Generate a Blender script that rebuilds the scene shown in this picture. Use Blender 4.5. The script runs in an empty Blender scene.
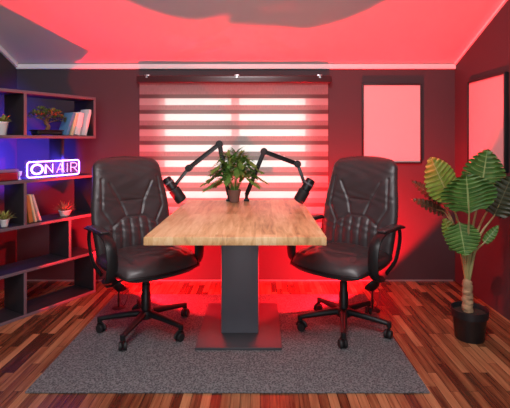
import bpy, bmesh, math, random
from mathutils import Vector, Matrix
R = math.radians
random.seed(7)
scene = bpy.context.scene
COL = scene.collection

# ------------------------------------------------------------------ camera
F, VX, VY, H = 430.0, 260.0, 139.0, 1.25
D = 3.785                       # back wall
def pt(px, py, Y):
    return Vector(((px - VX) * Y / F, Y, H - (py - VY) * Y / F))
cd = bpy.data.cameras.new('camera'); cam = bpy.data.objects.new('camera', cd); COL.objects.link(cam)
cam.location = (0, 0, H); cam.rotation_euler = (R(90), 0, 0)
cd.sensor_fit = 'HORIZONTAL'; cd.sensor_width = 36; cd.lens = 36 * F / 510
cd.shift_x = -(VX - 255) / 510; cd.shift_y = -(204 - VY) / 510
cd.clip_start = 0.05
scene.camera = cam

# ------------------------------------------------------------------ materials
def new_mat(name):
    m = bpy.data.materials.new(name); m.use_nodes = True
    nt = m.node_tree
    return m, nt, nt.nodes['Principled BSDF']
def L(nt, a, b): nt.links.new(a, b)
def simple(name, col, rough=0.5, metal=0.0, spec=0.5, var=0.0, scale=20.0, bump=0.0, bscale=200.0, coat=0.0):
    m, nt, p = new_mat(name)
    p.inputs['Base Color'].default_value = (*col, 1)
    p.inputs['Roughness'].default_value = rough
    p.inputs['Metallic'].default_value = metal
    p.inputs['Specular IOR Level'].default_value = spec
    p.inputs['Coat Weight'].default_value = coat
    tc = nt.nodes.new('ShaderNodeTexCoord')
    if var > 0:
        n = nt.nodes.new('ShaderNodeTexNoise'); n.inputs['Scale'].default_value = scale; n.inputs['Detail'].default_value = 4
        L(nt, tc.outputs['Object'], n.inputs['Vector'])
        mx = nt.nodes.new('ShaderNodeMix'); mx.data_type = 'RGBA'
        mx.inputs[6].default_value = (*[c * (1 - var) for c in col], 1)
        mx.inputs[7].default_value = (*[min(1, c * (1 + var)) for c in col], 1)
        L(nt, n.outputs['Fac'], mx.inputs[0]); L(nt, mx.outputs[2], p.inputs['Base Color'])
    if bump > 0:
        n2 = nt.nodes.new('ShaderNodeTexNoise'); n2.inputs['Scale'].default_value = bscale; n2.inputs['Detail'].default_value = 3
        L(nt, tc.outputs['Object'], n2.inputs['Vector'])
        b = nt.nodes.new('ShaderNodeBump'); b.inputs['Strength'].default_value = bump; b.inputs['Distance'].default_value = 0.004
        L(nt, n2.outputs['Fac'], b.inputs['Height']); L(nt, b.outputs['Normal'], p.inputs['Normal'])
    return m
def emit(name, col, s):
    m, nt, p = new_mat(name)
    p.inputs['Base Color'].default_value = (*col, 1)
    p.inputs['Emission Color'].default_value = (*col, 1); p.inputs['Emission Strength'].default_value = s
    return m
def ramp(nt, stops):
    r = nt.nodes.new('ShaderNodeValToRGB')
    e = r.color_ramp.elements
    while len(e) < len(stops): e.new(0.5)
    for el, (pos, c) in zip(e, stops): el.position = pos; el.color = (*c, 1)
    return r

M = {}
M['wall'] = simple('dark plum wall paint', (0.040, 0.030, 0.036), 0.7, var=0.08, scale=3, bump=0.15, bscale=120)
M['ceiling'] = simple('white ceiling paint', (0.66, 0.64, 0.65), 0.85, var=0.02, scale=2, bump=0.1, bscale=150)
M['trim'] = simple('white cornice paint', (0.85, 0.84, 0.84), 0.5, var=0.02)
M['skirting'] = simple('grey skirting strip', (0.30, 0.26, 0.26), 0.5, var=0.05)
M['leather'] = simple('black leather', (0.046, 0.034, 0.036), 0.40, spec=0.55, var=0.2, scale=14, bump=0.18, bscale=60)
M['plastic'] = simple('black plastic', (0.010, 0.010, 0.011), 0.42, spec=0.35, var=0.1, bump=0.05, bscale=300)
M['rubber'] = simple('black rubber', (0.01, 0.01, 0.011), 0.6, var=0.1)
M['chrome'] = simple('brushed steel', (0.6, 0.6, 0.62), 0.3, metal=1, var=0.05)
M['anthracite'] = simple('anthracite powder coat', (0.13, 0.133, 0.155), 0.40, var=0.06, scale=8, bump=0.05, bscale=500)
M['plate'] = simple('dark grey steel plate', (0.055, 0.055, 0.062), 0.38, var=0.06)
M['shelf'] = simple('dark graphite laminate', (0.024, 0.019, 0.023), 0.42, var=0.2, scale=6, bump=0.06, bscale=80)
def shelf_edge(m):
    nt = m.node_tree; p = nt.nodes['Principled BSDF']; src = p.inputs['Base Color'].links[0].from_socket
    tc = nt.nodes.new('ShaderNodeTexCoord'); sp = nt.nodes.new('ShaderNodeSeparateXYZ'); L(nt, tc.outputs['Object'], sp.inputs[0])
    lt = nt.nodes.new('ShaderNodeMath'); lt.operation = 'LESS_THAN'; lt.inputs[1].default_value = 0.0018; L(nt, sp.outputs[1], lt.inputs[0])
    mx = nt.nodes.new('ShaderNodeMix'); mx.data_type = 'RGBA'; mx.inputs[7].default_value = (0.12, 0.095, 0.115, 1)   # lighter colour on the front edges
    L(nt, lt.outputs[0], mx.inputs[0]); L(nt, src, mx.inputs[6]); L(nt, mx.outputs[2], p.inputs['Base Color'])
shelf_edge(M['shelf'])
M['frame'] = simple('black picture frame', (0.008, 0.008, 0.009), 0.4, var=0.1)
M['panel'] = simple('pale matt panel', (0.50, 0.50, 0.49), 0.6, var=0.02, scale=2)
M['cassette'] = simple('dark brown blind cassette', (0.030, 0.018, 0.020), 0.3, var=0.1)
M['pot_black'] = simple('black plastic pot', (0.010, 0.010, 0.012), 0.45, var=0.1)
M['soil'] = simple('potting soil', (0.025, 0.016, 0.010), 0.95, var=0.5, scale=60, bump=0.8, bscale=90)
M['trunk'] = simple('fibrous palm trunk', (0.36, 0.22, 0.12), 0.85, var=0.65, scale=45, bump=1.0, bscale=60)
M['stem'] = simple('pale green leaf stem', (0.28, 0.26, 0.10), 0.5, var=0.25, scale=20)
M['terracotta'] = simple('brown clay pot', (0.20, 0.10, 0.075), 0.7, var=0.15, scale=30)
M['palm'] = simple('palm leaflet green', (0.11, 0.25, 0.04), 0.5, var=0.55, scale=25)
M['bonsai'] = simple('olive bonsai foliage', (0.16, 0.20, 0.04), 0.6, var=0.6, scale=40)
M['bark'] = simple('brown bark', (0.16, 0.08, 0.04), 0.85, var=0.4, scale=60, bump=0.6)
M['ceramic'] = simple('white glazed ceramic', (0.78, 0.76, 0.75), 0.3, var=0.03)
M['succulent'] = simple('yellow green succulent', (0.30, 0.30, 0.07), 0.5, var=0.5, scale=50)
M['dry'] = simple('dry brown sprigs', (0.24, 0.13, 0.07), 0.7, var=0.5, scale=60)
M['paper'] = simple('book paper', (0.72, 0.66, 0.58), 0.8, var=0.08, scale=90)
M['bk_blue'] = simple('blue book cloth', (0.10, 0.24, 0.42), 0.5, var=0.15)
M['bk_cream'] = simple('cream book cover', (0.72, 0.58, 0.36), 0.5, var=0.1)
M['bk_white'] = simple('white book cover', (0.80, 0.74, 0.74), 0.45, var=0.05)
M['bk_orange'] = simple('orange brown book cover', (0.42, 0.17, 0.05), 0.5, var=0.2)
M['bk_pink'] = simple('pale pink book cover', (0.60, 0.42, 0.40), 0.5, var=0.1)
M['red_gloss'] = simple('dark red gloss', (0.30, 0.015, 0.02), 0.2, var=0.15, coat=0.6)
M['clear_lid'] = simple('smoky lilac lid', (0.22, 0.15, 0.25), 0.12, var=0.1, coat=0.5)
M['neon'] = emit('violet white neon tube', (0.34, 0.17, 1.0), 12.0)
M['neon_thin'] = emit('violet neon tube', (0.80, 0.46, 1.0), 1.7)
M['lens'] = emit('red lamp lens', (1.0, 0.02, 0.03), 3.0)

def acrylic():
    m, nt, p = new_mat('clear acrylic')
    p.inputs['Base Color'].default_value = (0.85, 0.85, 0.95, 1); p.inputs['Roughness'].default_value = 0.05
    t = nt.nodes.new('ShaderNodeBsdfTransparent'); mx = nt.nodes.new('ShaderNodeMixShader')
    mx.inputs[0].default_value = 0.03
    L(nt, t.outputs[0], mx.inputs[1]); L(nt, p.outputs[0], mx.inputs[2]); L(nt, mx.outputs[0], nt.nodes['Material Output'].inputs['Surface'])
    return m
M['acrylic'] = acrylic()
def glass():
    m, nt, p = new_mat('window glass')
    g = nt.nodes.new('ShaderNodeBsdfGlossy'); g.inputs['Roughness'].default_value = 0.02
    t = nt.nodes.new('ShaderNodeBsdfTransparent'); t.inputs[0].default_value = (0.93, 0.95, 0.94, 1)
    mx = nt.nodes.new('ShaderNodeMixShader'); mx.inputs[0].default_value = 0.06
    L(nt, t.outputs[0], mx.inputs[1]); L(nt, g.outputs[0], mx.inputs[2]); L(nt, mx.outputs[0], nt.nodes['Material Output'].inputs['Surface'])
    return m
M['glass'] = glass()

def floor_mat():
    m, nt, p = new_mat('walnut strip parquet')
    tc = nt.nodes.new('ShaderNodeTexCoord')
    sp = nt.nodes.new('ShaderNodeSeparateXYZ'); cb = nt.nodes.new('ShaderNodeCombineXYZ')
    L(nt, tc.outputs['Object'], sp.inputs[0]); L(nt, sp.outputs[1], cb.inputs[0]); L(nt, sp.outputs[0], cb.inputs[1])
    br = nt.nodes.new('ShaderNodeTexBrick')
    br.offset = 0.37; br.offset_frequency = 2; br.squash = 1.3; br.squash_frequency = 3
    br.inputs['Color1'].default_value = (0, 0, 0, 1); br.inputs['Color2'].default_value = (1, 1, 1, 1); br.inputs['Mortar'].default_value = (0, 0, 0, 1)
    br.inputs['Scale'].default_value = 1; br.inputs['Mortar Size'].default_value = 0.0012; br.inputs['Mortar Smooth'].default_value = 0.2
    br.inputs['Brick Width'].default_value = 0.46; br.inputs['Row Height'].default_value = 0.047; br.inputs['Bias'].default_value = 0
    L(nt, cb.outputs[0], br.inputs['Vector'])
    # grain, stretched along the board
    mp = nt.nodes.new('ShaderNodeMapping'); mp.inputs['Scale'].default_value = (3, 60, 1)
    L(nt, cb.outputs[0], mp.inputs['Vector'])
    n = nt.nodes.new('ShaderNodeTexNoise'); n.inputs['Scale'].default_value = 1; n.inputs['Detail'].default_value = 6; n.inputs['Roughness'].default_value = 0.65
    ad = nt.nodes.new('ShaderNodeVectorMath'); ad.operation = 'ADD'
    sc = nt.nodes.new('ShaderNodeVectorMath'); sc.operation = 'SCALE'; sc.inputs['Scale'].default_value = 40
    L(nt, br.outputs['Color'], sc.inputs[0]); L(nt, mp.outputs[0], ad.inputs[0]); L(nt, sc.outputs[0], ad.inputs[1])
    L(nt, ad.outputs[0], n.inputs['Vector'])
    ma = nt.nodes.new('ShaderNodeMath'); ma.operation = 'MULTIPLY_ADD'; ma.inputs[1].default_value = 0.46; ma.inputs[2].default_value = -0.10
    L(nt, br.outputs['Color'], ma.inputs[0])
    mb = nt.nodes.new('ShaderNodeMath'); mb.operation = 'MULTIPLY_ADD'; mb.inputs[1].default_value = 0.75
    L(nt, n.outputs['Fac'], mb.inputs[0]); L(nt, ma.outputs[0], mb.inputs[2])
    r = ramp(nt, [(0.05, (0.022, 0.007, 0.004)), (0.32, (0.085, 0.026, 0.012)), (0.52, (0.24, 0.090, 0.038)), (0.85, (0.52, 0.25, 0.115))])
    L(nt, mb.outputs[0], r.inputs[0])
    mx = nt.nodes.new('ShaderNodeMix'); mx.data_type = 'RGBA'; mx.inputs[7].default_value = (0.02, 0.01, 0.008, 1)
    L(nt, br.outputs['Fac'], mx.inputs[0]); L(nt, r.outputs[0], mx.inputs[6]); L(nt, mx.outputs[2], p.inputs['Base Color'])
    p.inputs['Roughness'].default_value = 0.27; p.inputs['Specular IOR Level'].default_value = 0.6
    b = nt.nodes.new('ShaderNodeBump'); b.inputs['Strength'].default_value = 0.12; b.inputs['Distance'].default_value = 0.002
    L(nt, n.outputs['Fac'], b.inputs['Height']); L(nt, b.outputs[0], p.inputs['Normal'])
    return m
M['floor'] = floor_mat()

def oak_mat():
    m, nt, p = new_mat('rustic oak worktop')
    tc = nt.nodes.new('ShaderNodeTexCoord')
    sp = nt.nodes.new('ShaderNodeSeparateXYZ'); cb = nt.nodes.new('ShaderNodeCombineXYZ')
    L(nt, tc.outputs['Object'], sp.inputs[0]); L(nt, sp.outputs[1], cb.inputs[0]); L(nt, sp.outputs[0], cb.inputs[1]); L(nt, sp.outputs[2], cb.inputs[2])
    br = nt.nodes.new('ShaderNodeTexBrick'); br.offset = 0.43
    br.inputs['Color1'].default_value = (0, 0, 0, 1); br.inputs['Color2'].default_value = (1, 1, 1, 1); br.inputs['Mortar'].default_value = (0.3, 0.3, 0.3, 1)
    br.inputs['Scale'].default_value = 1; br.inputs['Mortar Size'].default_value = 0.0006
    br.inputs['Brick Width'].default_value = 0.62; br.inputs['Row Height'].default_value = 0.105
    L(nt, cb.outputs[0], br.inputs['Vector'])
    mp = nt.nodes.new('ShaderNodeMapping'); mp.inputs['Scale'].default_value = (3.5, 32, 14)
    L(nt, cb.outputs[0], mp.inputs['Vector'])
    sc = nt.nodes.new('ShaderNodeVectorMath'); sc.operation = 'SCALE'; sc.inputs['Scale'].default_value = 17
    ad = nt.nodes.new('ShaderNodeVectorMath'); ad.operation = 'ADD'
    L(nt, br.outputs['Color'], sc.inputs[0]); L(nt, mp.outputs[0], ad.inputs[0]); L(nt, sc.outputs[0], ad.inputs[1])
    n = nt.nodes.new('ShaderNodeTexNoise'); n.inputs['Scale'].default_value = 1; n.inputs['Detail'].default_value = 7; n.inputs['Roughness'].default_value = 0.62; n.inputs['Distortion'].default_value = 0.6
    L(nt, ad.outputs[0], n.inputs['Vector'])
    n3 = nt.nodes.new('ShaderNodeTexNoise'); n3.inputs['Scale'].default_value = 4.5; n3.inputs['Detail'].default_value = 2
    L(nt, tc.outputs['Object'], n3.inputs['Vector'])
    a = nt.nodes.new('ShaderNodeMath'); a.operation = 'MULTIPLY_ADD'; a.inputs[1].default_value = 0.22
    L(nt, br.outputs['Color'], a.inputs[0]); L(nt, n.outputs['Fac'], a.inputs[2])
    c = nt.nodes.new('ShaderNodeMath'); c.operation = 'MULTIPLY_ADD'; c.inputs[1].default_value = 0.25
    L(nt, n3.outputs['Fac'], c.inputs[0]); L(nt, a.outputs[0], c.inputs[2])
    r = ramp(nt, [(0.40, (0.16, 0.07, 0.028)), (0.53, (0.46, 0.25, 0.105)), (0.72, (0.66, 0.41, 0.19)), (0.95, (0.80, 0.58, 0.33))])
    L(nt, c.outputs[0], r.inputs[0]); L(nt, r.outputs[0], p.inputs['Base Color'])
    p.inputs['Roughness'].default_value = 0.38; p.inputs['Specular IOR Level'].default_value = 0.5
    return m
M['oak'] = oak_mat()

def rug_mat():
    m, nt, p = new_mat('grey woven carpet')
    tc = nt.nodes.new('ShaderNodeTexCoord')
    v = nt.nodes.new('ShaderNodeTexVoronoi'); v.inputs['Scale'].default_value = 95
    n = nt.nodes.new('ShaderNodeTexNoise'); n.inputs['Scale'].default_value = 130; n.inputs['Detail'].default_value = 3
    L(nt, tc.outputs['Object'], v.inputs['Vector']); L(nt, tc.outputs['Object'], n.inputs['Vector'])
    a = nt.nodes.new('ShaderNodeMath'); a.operation = 'MULTIPLY_ADD'; a.inputs[1].default_value = 0.5
    L(nt, v.outputs['Distance'], a.inputs[0]); L(nt, n.outputs['Fac'], a.inputs[2])
    r = ramp(nt, [(0.3, (0.020, 0.020, 0.023)), (0.6, (0.072, 0.070, 0.075)), (0.9, (0.19, 0.185, 0.19))])
    L(nt, a.outputs[0], r.inputs[0]); L(nt, r.outputs[0], p.inputs['Base Color'])
    b = nt.nodes.new('ShaderNodeBump'); b.inputs['Strength'].default_value = 0.6; b.inputs['Distance'].default_value = 0.004
    L(nt, a.outputs[0], b.inputs['Height']); L(nt, b.outputs[0], p.inputs['Normal'])
    p.inputs['Roughness'].default_value = 0.95; p.inputs['Specular IOR Level'].default_value = 0.15
    return m
M['rug'] = rug_mat()

BAND, BZ0 = 0.1347, 1.603      # zebra period and the z at which a sheer band starts (top edge)
def blind_mat():
    m, nt, p = new_mat('zebra blind fabric')
    tc = nt.nodes.new('ShaderNodeTexCoord'); sp = nt.nodes.new('ShaderNodeSeparateXYZ')
    L(nt, tc.outputs['Object'], sp.inputs[0])
    s = nt.nodes.new('ShaderNodeMath'); s.operation = 'SUBTRACT'; s.inputs[0].default_value = BZ0
    L(nt, sp.outputs[2], s.inputs[1])
    mo = nt.nodes.new('ShaderNodeMath'); mo.operation = 'FLOORED_MODULO'; mo.inputs[1].default_value = BAND
    L(nt, s.outputs[0], mo.inputs[0])
    lt = nt.nodes.new('ShaderNodeMath'); lt.operation = 'LESS_THAN'; lt.inputs[1].default_value = BAND * 0.43
    L(nt, mo.outputs[0], lt.inputs[0])
    gt = nt.nodes.new('ShaderNodeMath'); gt.operation = 'GREATER_THAN'; gt.inputs[1].default_value = -0.01
    L(nt, s.outputs[0], gt.inputs[0])
    an = nt.nodes.new('ShaderNodeMath'); an.operation = 'MULTIPLY'
    L(nt, lt.outputs[0], an.inputs[0]); L(nt, gt.outputs[0], an.inputs[1])
    n = nt.nodes.new('ShaderNodeTexNoise'); n.inputs['Scale'].default_value = 220
    mp = nt.nodes.new('ShaderNodeMapping'); mp.inputs['Scale'].default_value = (1, 1, 0.12)
    L(nt, tc.outputs['Object'], mp.inputs[0]); L(nt, mp.outputs[0], n.inputs['Vector'])
    r = ramp(nt, [(0.3, (0.24, 0.20, 0.20)), (0.7, (0.36, 0.31, 0.31))]); L(nt, n.outputs['Fac'], r.inputs[0])
    dk = nt.nodes.new('ShaderNodeMath'); dk.operation = 'GREATER_THAN'; dk.inputs[1].default_value = BAND * 0.74; L(nt, mo.outputs[0], dk.inputs[0])
    dm = nt.nodes.new('ShaderNodeMix'); dm.data_type = 'RGBA'; L(nt, dk.outputs[0], dm.inputs[0]); L(nt, r.outputs[0], dm.inputs[6]); dm.inputs[7].default_value = (0.115, 0.085, 0.088, 1)
    # opaque band
    d1 = nt.nodes.new('ShaderNodeBsdfDiffuse'); L(nt, dm.outputs[2], d1.inputs[0])
    t1 = nt.nodes.new('ShaderNodeBsdfTranslucent'); t1.inputs[0].default_value = (0.38, 0.33, 0.31, 1)
    m1 = nt.nodes.new('ShaderNodeMixShader'); m1.inputs[0].default_value = 0.40
    L(nt, d1.outputs[0], m1.inputs[1]); L(nt, t1.outputs[0], m1.inputs[2])
    # sheer band
    d2 = nt.nodes.new('ShaderNodeBsdfDiffuse'); d2.inputs[0].default_value = (0.75, 0.73, 0.71, 1)
    t2 = nt.nodes.new('ShaderNodeBsdfTransparent'); t2.inputs[0].default_value = (0.95, 0.95, 0.92, 1)
    t3 = nt.nodes.new('ShaderNodeBsdfTranslucent'); t3.inputs[0].default_value = (0.9, 0.9, 0.88, 1)
    m2 = nt.nodes.new('ShaderNodeMixShader'); m2.inputs[0].default_value = 0.45
    L(nt, d2.outputs[0], m2.inputs[1]); L(nt, t3.outputs[0], m2.inputs[2])
    m3 = nt.nodes.new('ShaderNodeMixShader'); m3.inputs[0].default_value = 0.36
    L(nt, m2.outputs[0], m3.inputs[1]); L(nt, t2.outputs[0], m3.inputs[2])
    mm = nt.nodes.new('ShaderNodeMixShader')
    L(nt, an.outputs[0], mm.inputs[0]); L(nt, m1.outputs[0], mm.inputs[1]); L(nt, m3.outputs[0], mm.inputs[2])
    L(nt, mm.outputs[0], nt.nodes['Material Output'].inputs['Surface'])
    return m
M['blind'] = blind_mat()

def leaf_mat(name, dark, light, vein):
    """uv: u along the midrib, v across (-1..1 stored as 0..1)"""
    m, nt, p = new_mat(name)
    uv = nt.nodes.new('ShaderNodeUVMap'); sp = nt.nodes.new('ShaderNodeSeparateXYZ'); L(nt, uv.outputs[0], sp.inputs[0])
    c = nt.nodes.new('ShaderNodeMath'); c.operation = 'SUBTRACT'; c.inputs[1].default_value = 0.5; L(nt, sp.outputs[1], c.inputs[0])
    ab = nt.nodes.new('ShaderNodeMath'); ab.operation = 'ABSOLUTE'; L(nt, c.outputs[0], ab.inputs[0])
    k = nt.nodes.new('ShaderNodeMath'); k.operation = 'MULTIPLY'; k.inputs[1].default_value = 9.0; L(nt, sp.outputs[0], k.inputs[0])
    fr = nt.nodes.new('ShaderNodeMath'); fr.operation = 'FRACT'; L(nt, k.outputs[0], fr.inputs[0])
    f2 = nt.nodes.new('ShaderNodeMath'); f2.operation = 'SUBTRACT'; f2.inputs[1].default_value = 0.5; L(nt, fr.outputs[0], f2.inputs[0])
    f3 = nt.nodes.new('ShaderNodeMath'); f3.operation = 'ABSOLUTE'; L(nt, f2.outputs[0], f3.inputs[0])
    v1 = nt.nodes.new('ShaderNodeMath'); v1.operation = 'LESS_THAN'; v1.inputs[1].default_value = 0.04; L(nt, f3.outputs[0], v1.inputs[0])
    v2 = nt.nodes.new('ShaderNodeMath'); v2.operation = 'LESS_THAN'; v2.inputs[1].default_value = 0.018; L(nt, ab.outputs[0], v2.inputs[0])
    mx = nt.nodes.new('ShaderNodeMath'); mx.operation = 'MAXIMUM'; L(nt, v1.outputs[0], mx.inputs[0]); L(nt, v2.outputs[0], mx.inputs[1])
    n = nt.nodes.new('ShaderNodeTexNoise'); n.inputs['Scale'].default_value = 18; tc = nt.nodes.new('ShaderNodeTexCoord'); L(nt, tc.outputs['Object'], n.inputs['Vector'])
    r = ramp(nt, [(0.3, dark), (0.7, light)]); L(nt, n.outputs['Fac'], r.inputs[0])
    mc = nt.nodes.new('ShaderNodeMix'); mc.data_type = 'RGBA'; L(nt, mx.outputs[0], mc.inputs[0]); L(nt, r.outputs[0], mc.inputs[6]); mc.inputs[7].default_value = (*vein, 1)
    L(nt, mc.outputs[2], p.inputs['Base Color']); p.inputs['Roughness'].default_value = 0.42
    tr = nt.nodes.new('ShaderNodeBsdfTranslucent'); L(nt, mc.outputs[2], tr.inputs[0])
    ms = nt.nodes.new('ShaderNodeMixShader'); ms.inputs[0].default_value = 0.2
    L(nt, p.outputs[0], ms.inputs[1]); L(nt, tr.outputs[0], ms.inputs[2]); L(nt, ms.outputs[0], nt.nodes['Material Output'].inputs['Surface'])
    return m
M['leaf_green'] = leaf_mat('deep green leaf', (0.04, 0.12, 0.022), (0.085, 0.215, 0.04), (0.28, 0.40, 0.14))
M['leaf_yellow'] = leaf_mat('yellow green leaf', (0.15, 0.27, 0.035), (0.26, 0.39, 0.07), (0.40, 0.48, 0.18))
M['leaf_dark'] = leaf_mat('dark bronze leaf', (0.022, 0.035, 0.016), (0.05, 0.06, 0.03), (0.10, 0.11, 0.06))

# ------------------------------------------------------------------ mesh helpers
def obj(name, bm, mat, parent=None, loc=None, rot=None, smooth=40):
    me = bpy.data.meshes.new(name)
    bmesh.ops.recalc_face_normals(bm, faces=bm.faces)
    bm.to_mesh(me); bm.free()
    if smooth:
        for p in me.polygons: p.use_smooth = True
        me.set_sharp_from_angle(angle=R(smooth))
    me.materials.append(mat)
    o = bpy.data.objects.new(name, me); COL.objects.link(o)
    if parent: o.parent = parent
    if loc is not None: o.location = loc
    if rot is not None: o.rotation_euler = rot
    return o
def thing(name, label, cat, loc=(0, 0, 0), rz=0.0, group=None):
    o = bpy.data.objects.new(name, None); COL.objects.link(o); o.empty_display_size = 0.1
    o.location = loc; o.rotation_euler = (0, 0, rz)
    tag(o, label, cat, group); return o
def tag(o, label, cat, group=None):
    o['label'] = label; o['category'] = cat
    if group: o['group'] = group
    return o
def struct(o):
    o['kind'] = 'structure'; return o
def copy_tree(o, parent=None):
    c = o.copy(); COL.objects.link(c)
    if parent: c.parent = parent
    for ch in list(o.children): copy_tree(ch, c)
    return c
def BM(): return bmesh.new()
def box(bm, lo, hi, bev=0.0, mat=None, seg=2):
    lo, hi = Vector(lo), Vector(hi)
    r = bmesh.ops.create_cube(bm, size=1)
    vs = r['verts']
    for v in vs:
        v.co = Vector(((lo.x + hi.x) / 2 + v.co.x * (hi.x - lo.x), (lo.y + hi.y) / 2 + v.co.y * (hi.y - lo.y), (lo.z + hi.z) / 2 + v.co.z * (hi.z - lo.z)))
    if mat is not None:
        for v in vs: v.co = mat @ v.co
    if bev > 0:
        es = list({e for v in vs for e in v.link_edges})
        bmesh.ops.bevel(bm, geom=es, offset=bev, segments=seg, profile=0.5, affect='EDGES')
def lathe(bm, prof, n=32, mat=None, cap=True):
    rings = []
    for r, z in prof:
        ring = []
        for i in range(n):
            a = 2 * math.pi * i / n
            v = Vector((r * math.cos(a), r * math.sin(a), z))
            ring.append(bm.verts.new(mat @ v if mat is not None else v))
        rings.append(ring)
    for a, b in zip(rings, rings[1:]):
        for i in range(n): bm.faces.new((a[i], a[(i + 1) % n], b[(i + 1) % n], b[i]))
    if cap:
        bm.faces.new(list(reversed(rings[0]))); bm.faces.new(rings[-1])
def tube(bm, pts, r, n=8, closed=False, radii=None, up=None, asp=1.0):
    pts = [Vector(p) for p in pts]; N = len(pts)
    tans = []
    for i in range(N):
        if closed: t = pts[(i + 1) % N] - pts[i - 1]
        else: t = pts[min(i + 1, N - 1)] - pts[max(i - 1, 0)]
        tans.append(t.normalized())
    u = Vector(up) if up else (Vector((0, 0, 1)) if abs(tans[0].z) < 0.9 else Vector((1, 0, 0)))
    rings = []
    for i in range(N):
        t = tans[i]; u = (u - t * u.dot(t)).normalized(); w = t.cross(u)
        rr = radii[i] if radii else r
        ring = []
        for k in range(n):
            a = 2 * math.pi * k / n
            ring.append(bm.verts.new(pts[i] + u * (rr * math.cos(a)) + w * (rr * asp * math.sin(a))))
        rings.append(ring)
    rng = range(N) if closed else range(N - 1)
    for i in rng:
        a, b = rings[i], rings[(i + 1) % N]
        for k in range(n): bm.faces.new((a[k], a[(k + 1) % n], b[(k + 1) % n], b[k]))
    if not closed:
        bm.faces.new(list(reversed(rings[0]))); bm.faces.new(rings[-1])
def align(p0, p1):
    """matrix whose z runs from p0 to p1, origin p0"""
    p0, p1 = Vector(p0), Vector(p1)
    q = (p1 - p0).to_track_quat('Z', 'Y')
    return Matrix.Translation(p0) @ q.to_matrix().to_4x4()
def bar(bm, p0, p1, w, h, bev=0.002, ref=(0, 1, 0)):
    """rectangular bar from p0 to p1"""
    p0, p1 = Vector(p0), Vector(p1); z = (p1 - p0); ln = z.length; z.normalize()
    y = Vector(ref); y = (y - z * y.dot(z)).normalized(); x = y.cross(z)
    m = Matrix.Translation(p0) @ Matrix((x, y, z)).transposed().to_4x4()
    box(bm, (-w / 2, -h / 2, 0), (w / 2, h / 2, ln), bev, m)
def bez(pts, n):
    """Catmull-Rom through the points"""
    P = [Vector(p) for p in pts]; P = [2 * P[0] - P[1]] + P + [2 * P[-1] - P[-2]]
    out = []
    segs = len(P) - 3
    for s in range(segs):
        a, b, c, d = P[s:s + 4]
        for i in range(n):
            t = i / n
            out.append(0.5 * ((2 * b) + (c - a) * t + (2 * a - 5 * b + 4 * c - d) * t * t + (3 * b - a - 3 * c + d) * t ** 3))
    out.append(P[-2]); return out
def two_sided(bm, nu, nv, front, back):
    """closed pillow from two grids that share their border"""
    fv = {}; bv = {}
    for i in range(nu + 1):
        for j in range(nv + 1):
            u, v = -1 + 2 * i / nu, -1 + 2 * j / nv
            fv[i, j] = bm.verts.new(front(u, v))
            if 0 < i < nu and 0 < j < nv: bv[i, j] = bm.verts.new(back(u, v))
            else: bv[i, j] = fv[i, j]
    for i in range(nu):
        for j in range(nv):
            bm.faces.new((fv[i, j], fv[i + 1, j], fv[i + 1, j + 1], fv[i, j + 1]))
            q = [bv[i, j], bv[i, j + 1], bv[i + 1, j + 1], bv[i + 1, j]]
            if len(set(q)) == 4 and not (i in (0, nu - 1) and j in (0, nv - 1) and False): 
                try: bm.faces.new(q)
                except ValueError: pass
def segd(p, a, b):
    ax, ay = a; bx, by = b; px, py = p
    dx, dy = bx - ax, by - ay; l2 = dx * dx + dy * dy
    t = max(0, min(1, ((px - ax) * dx + (py - ay) * dy) / l2)) if l2 else 0
    return math.hypot(px - ax - t * dx, py - ay - t * dy)

# ------------------------------------------------------------------ room
XL, XR, YR = -2.14, 1.716, -2.4
ZW, SL, YK = 1.91, 0.40, 0.35        # knee wall height, roof slope, ridge break
ZK = ZW + SL * (D - YK)
T = 0.12
b = BM(); box(b, (XL - T, YR - T, -0.1), (XR + T, D + T, 0)); struct(obj('floor', b, M['floor']))
# ceiling: sloped slab + level slab
def prism(bm, poly, axis, a, c):
    def P(p, w): return (w, p[0], p[1]) if axis == 'x' else (p[0], w, p[1])
    A = [bm.verts.new(P(p, a)) for p in poly]; B = [bm.verts.new(P(p, c)) for p in poly]
    bm.faces.new(A); bm.faces.new(list(reversed(B)))
    n = len(poly)
    for i in range(n): bm.faces.new((A[i], B[i], B[(i + 1) % n], A[(i + 1) % n]))
b = BM()
prism(b, [(D + T, ZW - SL * T), (YK, ZK), (YR - T, ZK), (YR - T, ZK + T), (YK, ZK + T), (D + T, ZW - SL * T + T)], 'x', XL - T, XR + T)
struct(obj('ceiling', b, M['ceiling'], smooth=0))
side = [(YR, 0), (D, 0), (D, ZW), (YK, ZK), (YR, ZK)]
b = BM(); prism(b, side, 'x', XL - T, XL); struct(obj('wall_left', b, M['wall'], smooth=0))
b = BM(); prism(b, side, 'x', XR, XR + T); struct(obj('wall_right', b, M['wall'], smooth=0))
b = BM(); box(b, (XL, YR - T, 0), (XR, YR, ZK)); struct(obj('wall_rear', b, M['wall'], smooth=0))
WX0, WX1, WZ0, WZ1 = -0.90, 0.455, 0.62, 1.665
b = BM()
ztop = ZW - SL * T
box(b, (XL - T, D, 0), (WX0, D + T, ztop)); box(b, (WX1, D, 0), (XR + T, D + T, ztop))
box(b, (WX0, D, 0), (WX1, D + T, WZ0)); box(b, (WX0, D, WZ1), (WX1, D + T, ztop))
struct(obj('wall_back', b, M['wall'], smooth=0))
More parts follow.
